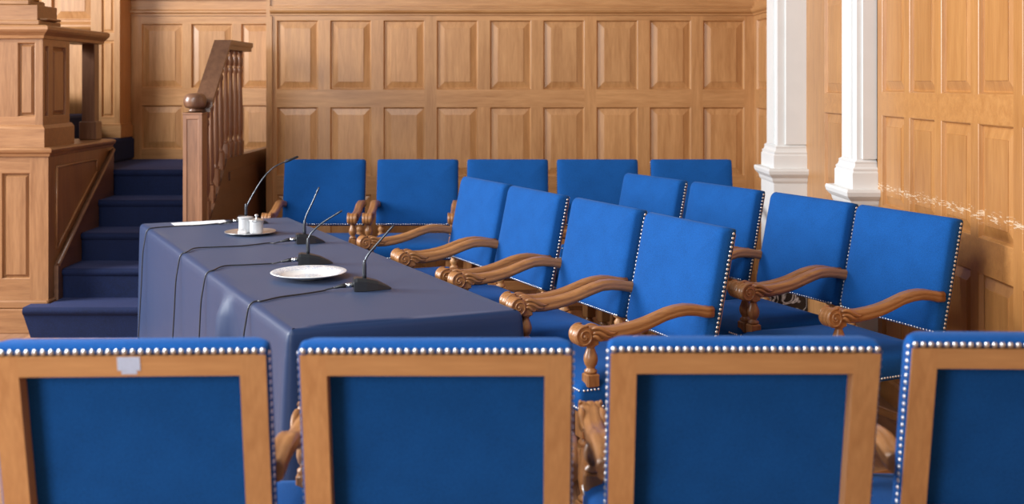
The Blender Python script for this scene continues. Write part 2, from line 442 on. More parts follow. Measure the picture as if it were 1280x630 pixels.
# ------------------------------------------------------------------ tribune pier at far left
XP = -2.89; YP = 6.98
pr = empty('tribune_pier', (XP - 1.0, YP + .4, 0), 0, 'panelled oak tribune with stepped mouldings left of the blue-carpeted stairs', 'tribune')
OX, OY = XP - 1.0, YP + .4
def pier_part(name, mat, fn):
    mb = MB(); fn(mb)
    mb.v = [(x - OX, y - OY, z) for x, y, z in mb.v]
    return mb.build(name, mat, pr)
ZL = 1.09
def f_lower(mb):
    TF = frame(XP - 2.4, YP, 0, 1, 0)
    wd = 2.4
    cols = [(wd - .125 - .165 - k * .40, wd - .115 - k * .40) for k in range(6)][::-1]
    panelled(mb, 0, wd, .20, ZL, cols, [(.33, ZL - .10)], TF, thick=.03, bev=.012)
    TS = frame(XP, YP, 0, 0, 1)
    mb.add([(0, 0, .20), (1.15, 0, .20), (1.15, 0, ZL), (0, 0, ZL)], [(0, 1, 2, 3)], .2, 0, False, TS)
    # sunk trapezoid panel on the stair side
    bz = lambda x: .20 + .62 * x
    P = [(.16, bz(.16) + .17), (1.0, bz(1.0) + .17 - .06), (1.0, ZL - .08), (.16, ZL - .08)]
    P = [(.12, .50), (.80, ZL - .15), (.80, ZL - .07), (.12, ZL - .07)]
    n = 4
    for k in range(n):
        a, b_ = P[k], P[(k + 1) % n]
        mb.tube([(XP + .004, YP + a[0], a[1]), (XP + .004, YP + b_[0], b_[1])], .008, 6, d=2)
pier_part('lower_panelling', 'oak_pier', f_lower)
def f_base(mb):
    mb.box(XP - 2.4, XP + .02, YP - .05, YP + .2, 0, .15, d=1, bev=.004)
    mb.box(XP - 2.4, XP + .015, YP - .035, YP + .2, .15, .20, d=1, bev=.008)
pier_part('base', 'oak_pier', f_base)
def f_string(mb):
    # sloping stair string on the side of the pier
    v = []
    for x in (XP + .001, XP + .03):
        v += [(x, YP + .08, .0), (x, YP + .08, .40), (x, YP + 1.06, 1.07), (x, YP + 1.06, .6)]
    mb.add(v, [(0, 1, 2, 3), (7, 6, 5, 4), (0, 4, 5, 1), (1, 5, 6, 2), (2, 6, 7, 3), (3, 7, 4, 0)], .3, 2)
    mb.tube([(XP + .03, YP + .08, .405), (XP + .03, YP + 1.06, 1.075)], .014, 8, d=2)
pier_part('stair_string', 'oak_rail', f_string)
def cap_ring(mb, x0, x1, y0, y1, prof, d=1):
    loops = [[(x0, y0 - e, z), (x1 + e, y0 - e, z), (x1 + e, y1 + e * 0, z), (x0, y1, z)] for e, z in prof]
    mb.loft(loops, smooth=False, d=d)
def f_ledge(mb):
    cap_ring(mb, XP - 2.4, XP, YP, YP + 1.10, [(-.0, ZL), (.012, ZL + .004), (.016, ZL + .02), (.03, ZL + .03), (.034, ZL + .045), (.026, ZL + .055), (0, ZL + .06)])
pier_part('ledge', 'oak_pier', f_ledge)
Z1 = ZL + .06
XU = XP - .045; YU = YP + .02
def f_plinth(mb):
    cap_ring(mb, XP - 2.4, XU, YU, YU + .46, [(.02, Z1), (.02, Z1 + .115), (.01, Z1 + .13), (0, Z1 + .14)])
pier_part('upper_base', 'oak_pier', f_plinth)
def f_upper(mb):
    TF = frame(XP - 2.4, YU + .005, 0, 1, 0); wd = XU - (XP - 2.4)
    z0, z1 = Z1 + .14, 1.835
    cols = [(wd - .155 - k * .40 - .0, wd - .045 - k * .40) for k in range(6)][::-1]
    cols = [(wd - .157 - .0 - k * .36, wd - .047 - k * .36) for k in range(6)][::-1]
    panelled(mb, 0, wd, z0, z1, cols, [(z0 + .05, z1 - .03)], TF, thick=.03, bev=.012)
    TS = frame(XU + .001, YU + .007, 0, 0, 1)
    panelled(mb, .0, .42, z0, z1, [(.03, .085), (.15, .36)], [(z0 + .05, z1 - .05)], TS, thick=.03, bev=.02, dep=.02)
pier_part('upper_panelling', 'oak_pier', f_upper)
def f_rail(mb):
    loops = []
    prof = [(-.01, 1.825), (.012, 1.83), (.016, 1.848), (.032, 1.862), (.045, 1.872), (.055, 1.885), (.055, 1.903), (.04, 1.912), (0, 1.916)]
    x0, x1, y0, y1 = XP - 2.4, XU, YU, YU + 1.02
    # front run and side run
    loops = [[(x0, y0 - e, z), (x1 + e, y0 - e, z), (x1 + e, y1, z), (x1 - .20 - e * .3, y1, z), (x1 - .20 - e * .3, y0 + .20, z), (x0, y0 + .20, z)] for e, z in prof]
    mb.loft(loops, smooth=False, d=1)
pier_part('cornice_rail', 'oak_pier', f_rail)
def f_post(mb):
    mb.box(XU - .10, XU - .01, YU + .90, YU + .99, Z1 + .02, 1.83, bev=.004)
    mb.box(XU - .115, XU + .005, YU + .885, YU + 1.005, Z1, Z1 + .13, bev=.006)
pier_part('rail_post', 'oak_rail', f_post)
def f_top(mb):
    mb.box(XP - 2.4, XU - .03, YU + .0, YU + .30, 1.914, 2.04, d=1, bev=.003)
    mb.box(XP - 2.4, XU - .012, YU - .015, YU + .32, 1.914, 1.945, d=1, bev=.006)
    mb.box(XP - 2.4, XU - .09, YU + .02, YU + .26, 2.04, 2.075, d=1, bev=.008)
    mb.box(XU - .22, XU + .02, YU + .03, YU + .25, 1.945, 1.96, d=1, bev=.006)
pier_part('upper_block', 'oak_pier', f_top)
mb = MB()
mb.lathe([(.075, 2.075), (.078, 2.085), (.06, 2.095), (.05, 2.12), (.04, 2.14), (.03, 2.2), (.028, 2.9), (.05, 2.95), (.02, 3.0)], 20)
o = mb.build('column_foot', 'brass'); o.location = (XU - .16, YU + .14, 0)
o.parent = pr; o.location = (XU - .16 - OX, YU + .14 - OY, 0)

# ------------------------------------------------------------------ stairs
st = empty('staircase', (-2.45, 7.3, 0), 0, 'short flight of stairs in navy carpet climbing to a landing', 'staircase')
SX, SY = -2.45, 7.3
R = .186; TR = .31
def step_mb(x0, x1, y0, y1, z0, z1, lip=.018):
    """carpeted block with rounded nosing on the front edge"""
    mb = MB(); r = .024
    prof = [(y0 + lip, z0), (y0 + lip, z1 - .05)]
    for k in range(7):
        a = math.radians(-90 - 30 + (180 + 30) * 0)
    cyy, czz = y0 + r, z1 - r
    prof += [(cyy - r * math.cos(math.radians(t)), czz + r * math.sin(math.radians(t))) for t in (-45, -20, 0, 20, 45, 70, 90)]
    prof += [(y1, z1), (y1, z0)]
    n = len(prof)
    v = [(x0 - SX, y - SY, z) for y, z in prof] + [(x1 - SX, y - SY, z) for y, z in prof]
    f = [(i, (i + 1) % n, n + (i + 1) % n, n + i) for i in range(n)] + [tuple(range(n)), tuple(range(2 * n - 1, n - 1, -1))]
    mb.add(v, f, .5, 1); return mb
XSR = -2.01
for k in range(5):
    y0 = 6.80 + k * TR; y1 = y0 + TR + .04 if k < 4 else YL
    z1 = R * (k + 1)
    xl = XP + .032 if k else -2.965
    if k == 4:
        step_mb(-3.15, XSR, y0, YL - .002, z1 - R, z1).build('step', 'carpet', st)
    elif k == 0:
        mb = step_mb(XP + .032, XSR - .0, y0, y1, 0, z1)
        # curtail end wrapping in front of the pier
        m2 = step_mb(-2.975, XP + .032, y0, YP - .051, 0, z1)
        # bottom tucked in: taper the end face
        m2.v = [(x + (.045 if (x < -2.95 - SX and z < .1) else 0), y, z) for x, y, z in m2.v]
        mb.add(m2.v, m2.f, .5, 1)
        mb.build('step', 'carpet', st)
    else:
        step_mb(XP + .032, XSR, y0, y1, z1 - R, z1).build('step', 'carpet', st)
# flight turning left from the landing
for k in range(3):
    mb = MB(); x1 = -3.08 - k * .29; z1 = .93 + R * (k + 1)
    mb.box(-4.8 - SX, x1 - SX, 8.10 - SY, YL - .004 - SY, z1 - R, z1, bev=.018); mb.build('step', 'carpet', st)
mb = MB(); mb.box(-4.8 - SX, -3.151 - SX, 8.11 - SY, YL - .004 - SY, 0, .929); mb.build('under_structure', 'oak_rail', st)

# stair railing
ra = empty('stair_railing', (-1.98, 7.3, 0), 0, 'dark oak stair railing with newel post and turned balusters', 'railing')
RX, RY = -1.98, 7.3
def rp(name, mb, mat='oak_rail', parent=None):
    mb.v = [(x - RX, y - RY, z) for x, y, z in mb.v] if parent is None else mb.v
    return mb.build(name, mat, parent or ra)
YN = 7.05
xn = -(640 - 240.5) / 1400 * YN
mb = MB()
hw = .06
for sx in (0,):
    mb.box(xn - hw + .004, xn + hw - .004, YN + .004, YN + .12 - .004, 0, 1.365, bev=.0)
    TN = Matrix.Translation((xn - hw, YN, 0))
    panelled(mb, 0, 2 * hw, 0, 1.365, [(.022, 2 * hw - .022)], [(.15, 1.325)], TN, thick=.12, bev=.004, dep=.007, mould=.006, fieldy=.006)
mb.box(xn - hw - .004, xn + hw + .004, YN - .004, YN + .124, 1.352, 1.365, d=1, bev=.003)
newel = rp('newel_post', mb, 'oak_dark')
mb = MB()
zc = 1.366
prof = [(.030, 0), (.042, .004), (.044, .012), (.034, .018), (.036, .024), (.058, .03), (.069, .045), (.072, .062), (.072, .080), (.066, .10), (.052, .114), (.03, .121), (.005, .123)]
mb.lathe([(r, z + zc) for r, z in prof], 28, c=(xn, YN + .06))
rp('newel_cap', mb)
XR = xn + .035
hwR = .058
def railbox(mb, y0, z0, y1, z1, w=hwR, h=.065):
    prof = [(-w, 0), (-w, -.03), (-w * .8, -.04), (-w * .8, -h), (w * .8, -h), (w * .8, -.04), (w, -.03), (w, 0)]
    v = [(XR + a, y0, z0 + b) for a, b in prof] + [(XR + a, y1, z1 + b) for a, b in prof]
    n = len(prof)
    mb.add(v, [(i, (i + 1) % n, n + (i + 1) % n, n + i) for i in range(n)] + [tuple(range(n)), tuple(range(2 * n - 1, n - 1, -1))], .4, 2)
Ya, Za, Yb_, Zb, Yc = YN + .12, 1.43, 7.66, 1.846, 8.3
mb = MB(); railbox(mb, Ya, Za, Yb_, Zb); railbox(mb, Yb_, Zb, Yc, Zb)
rp('handrail', mb)
# string with stepped base and balusters
def zstr(y): return min(.62 + (y - 7.17) * .84, 1.035)
mb = MB()
ys = [7.17, 7.66, 8.48]
loops = []
v = []
P = [(7.17, 0), (7.17, .62), (7.665, 1.035), (9.14, 1.035), (9.14, 0)]
v = [(XR - .03, y, z) for y, z in P] + [(XR + .03, y, z) for y, z in P]
n = 5
mb.add(v, [(i, (i + 1) % n, n + (i + 1) % n, n + i) for i in range(n)] + [tuple(range(n)), tuple(range(9, 4, -1))], .3, 2)
mb.box(XR + .03, XR + .04, 7.25, 8.5, .08, .14, d=2); mb.box(XR + .03, XR + .04, 7.7, 8.5, .88, .94, d=2)
rp('string_board', mb)  # dark wood colour stands in for shade on the stairs' outer side
for i, y in enumerate((7.25, 7.36, 7.48, 7.60, 7.735, 7.87, 8.005, 8.14)):
    zb = zstr(y); zt = min(Za + (y - Ya) * (Zb - Za) / (Yb_ - Ya), Zb) - .060
    h = zt - zb; mb = MB()
    mb.box(XR - .023, XR + .023, y - .023, y + .023, zb - .03, zb + .10, bev=.003)
    pf = [(.019, .10), (.022, .108), (.014, .118), (.013, .13), (.021, .16), (.023, .20), (.019, .26), (.014, .36), (.0125, .40), (.018, .41), (.018, .425), (.012, .435)]
    b0 = h - .12
    pf = [(r, z / .435 * (b0) if z > .2 else z) for r, z in pf]
    pf += [(.012, b0), (.019, b0 + .012), (.022, b0 + .035), (.020, b0 + .06), (.012, b0 + .08), (.018, b0 + .09), (.02, b0 + .13)]
    pf = sorted(pf, key=lambda a: a[1])
    mb.lathe([(r, zb + z) for r, z in pf], 14, c=(XR, y))
    rp('baluster', mb, 'oak_dark')

# ------------------------------------------------------------------ armchair
LEAN = math.radians(12)
U = Vector((0, math.sin(LEAN), math.cos(LEAN))); NB = Vector((0, math.cos(LEAN), -math.sin(LEAN)))
B0 = Vector((0, .205, .615)); BW = .27; BH = .440
TB = Matrix(((1, 0, 0, B0.x), (0, U.y, NB.y, B0.y), (0, U.z, NB.z, B0.z), (0, 0, 0, 1)))   # local (x, up, depth)

def dome(mb, p, nrm, r, hgt=None, seg=8):
    p = Vector(p); nrm = Vector(nrm).normalized(); hgt = hgt or r * .75
    a = nrm.orthogonal().normalized(); b = nrm.cross(a)
    v = []; f = []
    for (rr, h) in ((1, 0), (.8, .55), (.42, .9)):
        v += [tuple(p + (a * math.cos(2 * PI * k / seg) + b * math.sin(2 * PI * k / seg)) * r * rr + nrm * hgt * h) for k in range(seg)]
    v.append(tuple(p + nrm * hgt))
    for l in range(2):
        f += [(l * seg + k, l * seg + (k + 1) % seg, (l + 1) * seg + (k + 1) % seg, (l + 1) * seg + k) for k in range(seg)]
    f += [(2 * seg + k, 2 * seg + (k + 1) % seg, 3 * seg) for k in range(seg)]
    mb.add(v, f, .5, 0, True)

def turned(mb, x, y, prof, seg=14):
    mb.lathe(prof, seg, c=(x, y))

def make_chair():
    root = empty('armchair')
    # ---- back cushion
    mb = MB(); hy = BH / 2
    seq = [(.058, .004), (.056, .0), (.026, .0), (.010, .0015), (.003, .006), (-.003, .015), (-.008, .03), (-.012, .06), (-.015, .11), (-.016, .17)]
    loops = [[(x, y, n_) for x, y, _ in rrect(BW - i, hy - i, max((.012 if n_ > .02 else .030) - i * .3, .006), 0, cy=hy)] for n_, i in seq]
    inner = [(.037, .055), (.068, .014)]
    pre = [[(x, y, n_) for x, y, _ in rrect(BW - i, hy - i, .008, 0, cy=hy)] for n_, i in [(.022, .016), (.054, .016), (.058, .012)]]
    mb.loft(pre + loops, T=TB, smooth=True)
    cush = mb.build('back_cushion', 'blue', root)
    # rear fabric panel
    mb = MB()
    mb.box(-.225, .225, .03, BH - .03, .018, .026, T=TB)
    mb.build('rear_panel', 'blue', root)
    # ---- wooden frame at rear
    mb = MB()
    ox, top, bot = BW - .0035, BH - .0165, .004
    iw = .2145
    def fr(x0, x1, y0, y1, d):
        mb.box(x0, x1, y0, y1, .0265, .0605, T=TB, d=d)
    fr(-ox, -iw, bot, top, 0); fr(iw, ox, bot, top, 0)
    fr(-iw, iw, top - .043, top - .0005, 1); fr(-iw, iw, bot, bot + .05, 1)
    mb.build('back_frame', 'frame_wood', root)
    # ---- nailheads on back
    mb = MB(); sp = .0154; nr = .0062
    k = int(2 * (BW - .01) / sp)
    for i in range(k + 1):
        x = -(BW - .010) + i * 2 * (BW - .010) / k
        dome(mb, TB @ Vector((x, BH - .0088, .0575)), NB, nr)
    kk = int((BH - .02) / sp)
    for s in (-1, 1):
        for i in range(kk):
            y = .012 + i * (BH - .03) / (kk - 1)
            dome(mb, TB @ Vector((s * (BW + .0005), y, .047)), (s, 0, 0), .0056, .0030)
    mb.build('nailhead_trim', 'nail', root)
    mb = MB()
    for i in range(k + 1):
        x = -(BW - .010) + i * 2 * (BW - .010) / k
        dome(mb, TB @ Vector((x, .0065, .0045)), -NB - U * .5, .0056)
    mb.build('lower_nailhead_trim', 'nail', root)
    # ---- seat
    mb = MB()
    sy0, sy1 = -.278, .235; zt = .545
    def so(i, z):
        pts = rrect(1, 1, .07, z, n=4)
        out = []
        for x, y, _ in pts:
            yy = (sy0 + sy1) / 2 + y * ((sy1 - sy0) / 2 - i)
            hw_ = (.283 + (.258 - .283) * (yy - sy0) / (sy1 - sy0)) - i
            out.append((x * hw_, yy, z))
        return out
    mb.loft([so(0.004, .462), so(0, .468), so(0, zt - .012), so(.004, zt - .003), so(.014, zt + .006), so(.035, zt + .015), so(.07, zt + .024), so(.13, zt + .031), so(.19, zt + .034)], smooth=True)
    mb.build('seat', 'blue', root)
    mb = MB()
    L = so(-.0005, .474); n = len(L)
    # resample perimeter for the lower nail row
    per = [Vector(p) for p in L] + [Vector(L[0])]
    acc = 0; nxt = 0
    cen = Vector((0, (sy0 + sy1) / 2, .474))
    for a, b in zip(per, per[1:]):
        l = (b - a).length
        while nxt <= acc + l:
            p = a + (b - a) * ((nxt - acc) / max(l, 1e-6))
            e = (b - a).normalized(); nn = Vector((e.y, -e.x, 0))
            if nn.dot(p - cen) < 0: nn = -nn
            dome(mb, p, nn, .0045, seg=6)
            nxt += .0135
        acc += l
    mb.build('seat_nailhead_trim', 'nail', root)
    for s in (-1, 1):
        mb = MB()
        for i in range(5):
            dome(mb, (s * .2822, -.262 + i * .0135, .534), (s, 0, 0), .0042, seg=6)
            dome(mb, (s * (.223 + i * .0125), -.2770, .534), (0, -1, 0), .0042, seg=6)
        mb.build('corner_nailheads', 'nail', root)
    # ---- arms
    for s in (-1, 1):
        mb = MB()
        path = [(.250, .262, .771, .040, .046), (.222, .262, .772, .040, .048), (.18, .263, .782, .040, .049), (.14, .265, .7865, .040, .050), (.10, .267, .785, .040, .050),
                (.06, .263, .777, .041, .050), (.02, .264, .765, .042, .050), (-.02, .264, .753, .043, .050), (-.06, .264, .744, .044, .050),
                (-.10, .263, .738, .045, .050), (-.15, .263, .734, .046, .050), (-.19, .263, .736, .047, .050), (-.23, .263, .742, .049, .050), (-.258, .263, .746, .047, .050)]
        loops = []
        for (y, x, ztop, h, w) in path:
            hw_ = w / 2
            sec = [(-hw_ * .55, -h), (-hw_ * .9, -h * .86), (-hw_, -h * .55), (-hw_ * .88, -h * .46), (-hw_, -h * .34), (-hw_ * .88, -h * .12), (-hw_ * .55, 0), (-hw_ * .25, .0), (0, -.0015), (hw_ * .25, 0),
                   (hw_ * .55, 0), (hw_ * .88, -h * .12), (hw_, -h * .34), (hw_ * .88, -h * .46), (hw_, -h * .55), (hw_ * .9, -h * .86), (hw_ * .55, -h)]
            loops.append([(s * (x + a), y, ztop + b) for a, b in sec])
        mb.loft(loops, d=2, smooth=True)
        arm = mb.build('arm', 'chair_wood', root)
        # scroll with volutes and carved leaf
        mb = MB(); cy, cz, Rr = -.264, .7135, .033
        xs_ = [-.0270, -.0255, -.020, -.013, -.0105, -.008, 0, .008, .0105, .013, .020, .0255, .0270]
        rs_ = [.026, .0325, .0345, .0335, .0315, .0335, .0345, .0335, .0315, .0335, .0345, .0325, .026]
        loops = [[(s * .263 + x, cy + r * math.cos(2 * PI * k / 24), cz + r * math.sin(2 * PI * k / 24)) for k in range(24)] for x, r in zip(xs_, rs_)]
        mb.loft(loops, d=1, smooth=True)
        for side in (-1, 1):
            pts = []; rad = []
            for k in range(40):
                t = k / 39; a = math.radians(70 + 640 * t); r = .031 * (1 - t) ** .8 + .004
                pts.append((s * .263 + side * (.0255 + .003 * t), cy + .002 + r * math.cos(a), cz + r * math.sin(a))); rad.append(.0042 - .0012 * t)
            mb.tube(pts, rad, 6, d=1)
            dome(mb, (s * .263 + side * .0255, cy + .002, cz), (side, 0, 0), .008, .006)
            for (y0, z0, y1, z1, r0) in ((-.236, .737, -.140, .717, .008), (-.232, .721, -.155, .707, .007), (-.236, .708, -.190, .700, .006)):
                P_ = []; Q_ = []
                for k in range(9):
                    t = k / 8
                    P_.append((s * .263 + side * (.0235 + .003 * math.sin(PI * t)), y0 + (y1 - y0) * t, z0 + (z1 - z0) * t + .006 * math.sin(2 * PI * t))); Q_.append(r0 * math.sin(PI * (.12 + .86 * t)) + .0008)
                mb.tube(P_, Q_, 6, d=2)
        mb.build('scroll', 'chair_wood', arm)
        # arm support
        mb = MB(); px_, py_ = s * .260, -.226
        mb.box(px_ - .023, px_ + .023, py_ - .023, py_ + .023, .540, .584, bev=.004)
        mb.box(px_ - .021, px_ + .021, py_ - .021, py_ + .021, .678, .712, bev=.003)
        turned(mb, px_, py_, [(.017, .583), (.022, .588), (.022, .594), (.014, .600), (.014, .604), (.021, .614), (.0245, .628), (.0235, .640), (.018, .655), (.0135, .668), (.0135, .671), (.019, .675), (.020, .680)])
        mb.build('arm_support', 'chair_wood', root)
        # back post between seat and back
        mb = MB(); bx, by = s * .236, .218
        mb.box(bx - .022, bx + .022, by - .006, by + .044, .44, .545, bev=.003)
        mb.lathe([(.022, .545), (.024, .552), (.015, .562), (.014, .566), (.021, .578), (.022, .588), (.014, .600), (.013, .604), (.025, .610), (.027, .618), (.027, .628)], 14, c=(bx, by + .02))
        mb.build('back_post', 'frame_wood', root)
        # legs
        for (ly_, bk) in ((-.240, 0), (.200, 1)):
            mb = MB(); lx = s * (.245 if not bk else .228)
            mb.box(lx - .025, lx + .025, ly_ - .025, ly_ + .025, .37, .468, bev=.003)
            mb.box(lx - .025, lx + .025, ly_ - .025, ly_ + .025, .075, .155, bev=.003)
            turned(mb, lx, ly_, [(.018, .155), (.024, .160), (.024, .168), (.015, .176), (.014, .182), (.020, .20), (.0245, .235), (.024, .26), (.018, .30), (.0145, .33), (.0145, .338), (.022, .345), (.024, .353), (.018, .362), (.018, .371)])
            turned(mb, lx, ly_, [(.016, 0), (.026, .006), (.031, .022), (.031, .036), (.024, .052), (.015, .062), (.015, .068), (.02, .076)])
            mb.build('leg', 'chair_wood', root)
    mb = MB()
    for s in (-1, 1):
        mb.box(s * .238 - .014, s * .238 + .014, -.215, .175, .10, .13, d=2, bev=.002)
    turnx = MB()
    mb.box(-.222, .222, -.03, .0, .102, .128, d=1, bev=.002)
    mb.box(-.225, .225, -.252, -.228, .27, .325, d=1, bev=.003)
    mb.box(-.205, .205, .19, .21, .24, .27, d=1, bev=.003)
    mb.build('stretcher', 'chair_wood', root)
    return root

proto = make_chair()
first = [True]
def place(x, y, rz, label, group):
    o = proto if first[0] else copy_tree(proto)
    first[0] = False
    o.location = (x, y, 0); o.rotation_euler = (0, 0, rz)
    tag(o, label, 'chair', group); return o

def place_back(xm, ym, face, label, group):
    """xm, ym = middle of the top edge of the back (front side); face = heading the sitter looks, degrees from -Y towards -X"""
    a = math.radians(-face)
    yb = .205 + BH * math.sin(LEAN)      # local y of that point
    lx, ly_ = 0, yb
    wx = -math.sin(a) * ly_; wy = math.cos(a) * ly_
    return place(xm - wx, ym - wy, a, label, group)

G1 = 'front row of armchairs with their backs to the viewer'
def front(x, y, a, label):
    return place(x, y + .36, math.radians(180 + a), label, G1)
f1 = front(-.762, 2.18, 2, 'blue armchair seen from behind with a strip of clear tape on its back frame')
f2 = front(-.150, 2.185, 0, 'blue armchair seen from behind, standing directly before the near end of the table')
f3 = front(.461, 2.20, 0, 'blue armchair seen from behind, second from right of the near row')
f4 = front(1.080, 2.235, -1.5, 'blue armchair seen from behind, rightmost of the near row, cut by the picture edge')
# tape on the first chair
mb = MB()
top = BH - .0165
mb.box(-.022, .022, top - .030, top - .002, .0607, .0617, T=TB)
mb.box(-.015, .015, top - .038, top - .0301, .0607, .0612, T=TB)
mb.build('tape', 'tape', f1)

G2 = 'armchairs along the right side of the table'
def by_corner(xl, yl, face, label, group):
    """xl, yl = the top corner of the back at the sitter's right hand"""
    a = math.radians(face)
    return place_back(xl + .27 * math.cos(a), yl - .27 * math.sin(a), face, label, group)
by_corner(-.277, 6.13, 64, 'bright blue armchair at the far end of the row beside the table', G2)
by_corner(-.018, 5.58, 64.5, 'bright blue armchair beside the table, second farthest of its row', G2)
by_corner(.268, 5.00, 64.5, 'bright blue armchair facing the table, left of the nearest one in its row', G2)
by_corner(.524, 4.43, 66, 'bright blue armchair facing the table, nearest of its row and overlapping the others', G2)
G3 = 'second row of armchairs in front of the right wall'
by_corner(.634, 6.36, 63, 'blue armchair of the wall-side row, farthest and showing only its upper back', G3)
by_corner(.925, 5.81, 64, 'blue armchair of the wall-side row, standing before the farther white pilaster', G3)
by_corner(1.21, 5.25, 66, 'blue armchair of the wall-side row, directly left of the one by the panelled wall', G3)
by_corner(1.446, 4.71, 67, 'blue armchair nearest the honey-coloured panelled wall on the right', G3)
G4 = 'armchairs lined up before the back wall'
for i, (xp, lab) in enumerate(((406, 'dark blue armchair before the back wall, leftmost, with a microphone head crossing it'),
                              (522, 'blue armchair before the back wall, beside the leftmost one, arms unobstructed'),
                              (634.5, 'blue armchair in the middle of the back-wall row, mostly hidden by the table row'),
                              (747, 'blue armchair before the back wall, second from the right end'),
                              (864.5, 'blue armchair at the right end of the back-wall row, near the corner'))):
    D = 7.47
    place_back((xp - 640) / 1400 * D, D, 0, lab, G4)

# ------------------------------------------------------------------ table and cloth
ZT = .731
FL, FR, BL, BR = Vector((-.742, 3.71)), Vector((.043, 4.037)), Vector((-2.181, 6.552)), Vector((-1.363, 6.866))
tb = empty('conference_table', (-1.06, 5.29, 0), math.radians(26.4), 'long table hidden under the navy floor-length cloth', 'table')
mb = MB(); mb.box(-.355, .355, -1.48, 1.48, .69, .722, d=2, bev=.004); mb.build('tabletop', 'oak_dark', tb)
mb = MB(); mb.box(-.31, .31, -1.42, -1.38, .6, .69, d=1); mb.box(-.31, .31, 1.38, 1.42, .6, .69, d=1); mb.build('apron', 'oak_dark', tb)
for sx in (-1, 1):
    for sy in (-1, 1):
        mb = MB(); mb.box(sx * .31 - .03, sx * .31 + .03, sy * 1.40 - .03, sy * 1.40 + .03, 0, .6905, bev=.004); mb.build('leg', 'oak_dark', tb)

def cloth():
    mb = MB()
    C = [FL, FR, BR, BL]      # counter-clockwise from above
    cen = sum(C, Vector((0, 0))) / 4
    per = []; seg_n = [26, 90, 26, 90]
    s0 = 0
    for k in range(4):
        a, b = C[k], C[(k + 1) % 4]; e = (b - a).normalized(); nrm = Vector((e.y, -e.x))
        L = (b - a).length; rc = .022
        n = seg_n[k]
        for i in range(n):
            t = i / (n - 1)
            p = a + e * (rc + (L - 2 * rc) * t)
            per.append((p, nrm, s0 + L * t, k, L * t, L))
        # rounded corner
        c = C[(k + 2) % 4]; e2 = (c - b).normalized(); n2 = Vector((e2.y, -e2.x))
        for j in (1, 2, 3):
            w = j / 4; nn = (nrm * (1 - w) + n2 * w).normalized()
            pc = b - e * rc + e2 * rc - nrm * 0
            pc = b - e * rc * (1 - w) ** 2 + e2 * rc * w ** 2
            per.append((pc, nn, s0 + L, k, L, L))
        s0 += L
    def fold(k, s, L):
        """outward displacement of the hanging cloth at its hem"""
        v = 0
        if k == 3:   # left long side, s measured from BL towards FL
            v += .012 * math.sin(s * 4.1 + .4) + .006 * math.sin(s * 9.3 + 1)
            d = (L - s) - .86
            v += .012 * math.exp(-(d / .085) ** 2) - .025 * math.exp(-((d + .19) / .10) ** 2) - .02 * math.exp(-((d - .19) / .10) ** 2)
            v += .035 * math.exp(-((L - s) / .08) ** 2)
        elif k == 0:
            v += .006 * math.sin(s * 7 + 1) + .035 * math.exp(-(s / .08) ** 2) + .03 * math.exp(-((L - s) / .07) ** 2)
        elif k == 1:
            v += .010 * math.sin(s * 6.0) + .006 * math.sin(s * 13)
        else:
            v += .003 * math.sin(s * 8)
        return v
    loops = []
    # top inset loops -> edge -> hanging
    lev = [('t', .30), ('t', .16), ('t', .07), ('t', .03), ('r', 0), ('r', 25), ('r', 50), ('r', 75), ('h', .02), ('h', .08), ('h', .18), ('h', .30), ('h', .45), ('h', .6), ('h', .715)]
    rr = .028
    for kind, val in lev:
        lp = []
        for (p, nrm, s, k, sl, L) in per:
            if kind == 't':
                q_ = p + (cen - p).normalized() * 0 - nrm * (val + rr)
                # keep inside for the narrow table
                u = val / .36
                q_ = p.lerp(Vector((p.x, p.y)) , 0) - nrm * 0
                axis_t = (p - cen)
                q_ = cen + axis_t * (1 - val / .43 * .98) if k in (0, 2) and False else p
                # shrink towards the middle line of the table
                a0 = (FL + FR) / 2; a1 = (BL + BR) / 2; ed = (a1 - a0).normalized()
                al = min(max((p - a0).dot(ed), .40), (a1 - a0).length - .40); mp = a0 + ed * al
                q_ = p.lerp(mp, min(val / .42, 1))
                z = ZT
                lp.append((q_.x, q_.y, z + .0012 * math.sin(q_.x * 9) * math.sin(q_.y * 7)))
            elif kind == 'r':
                a = math.radians(val); q_ = p - nrm * (rr - rr * math.sin(a)); lp.append((q_.x, q_.y, ZT - rr + rr * math.cos(a)))
            else:
                g = (val / .715) ** .75
                o_ = fold(k, sl, L) * g + (.055 * math.exp(-((L - sl - .86) / .075) ** 2) * min(1, val / .10) ** .6 if k == 3 else 0)
                q_ = p + nrm * (o_ + .004 * g); lp.append((q_.x, q_.y, ZT - rr - val if val < .7 else .008))
        loops.append(lp)
    n = len(per)
    v = [p for l in loops for p in l]; f = []
    for a in range(len(loops) - 1):
        for i in range(n):
            j = (i + 1) % n; f.append((a * n + i, a * n + j, (a + 1) * n + j, (a + 1) * n + i))
    f.append(tuple(range(n)))
    mb.add(v, f, .5, 0, True)
    return mb
cl = cloth().build('tablecloth', 'cloth')
mod = cl.modifiers.new('thick', 'SOLIDIFY'); mod.thickness = .002; mod.offset = -1
tag(cl, 'navy blue floor-length cloth covering the long table', 'tablecloth')

def tp(x, y, z=ZT):
    """a point seen at pixel (x,y) of the photograph lying on height z"""
    D = 1400 * (1.55 - z) / (y - 104); return Vector(((x - 640) / 1400 * D, D, z))

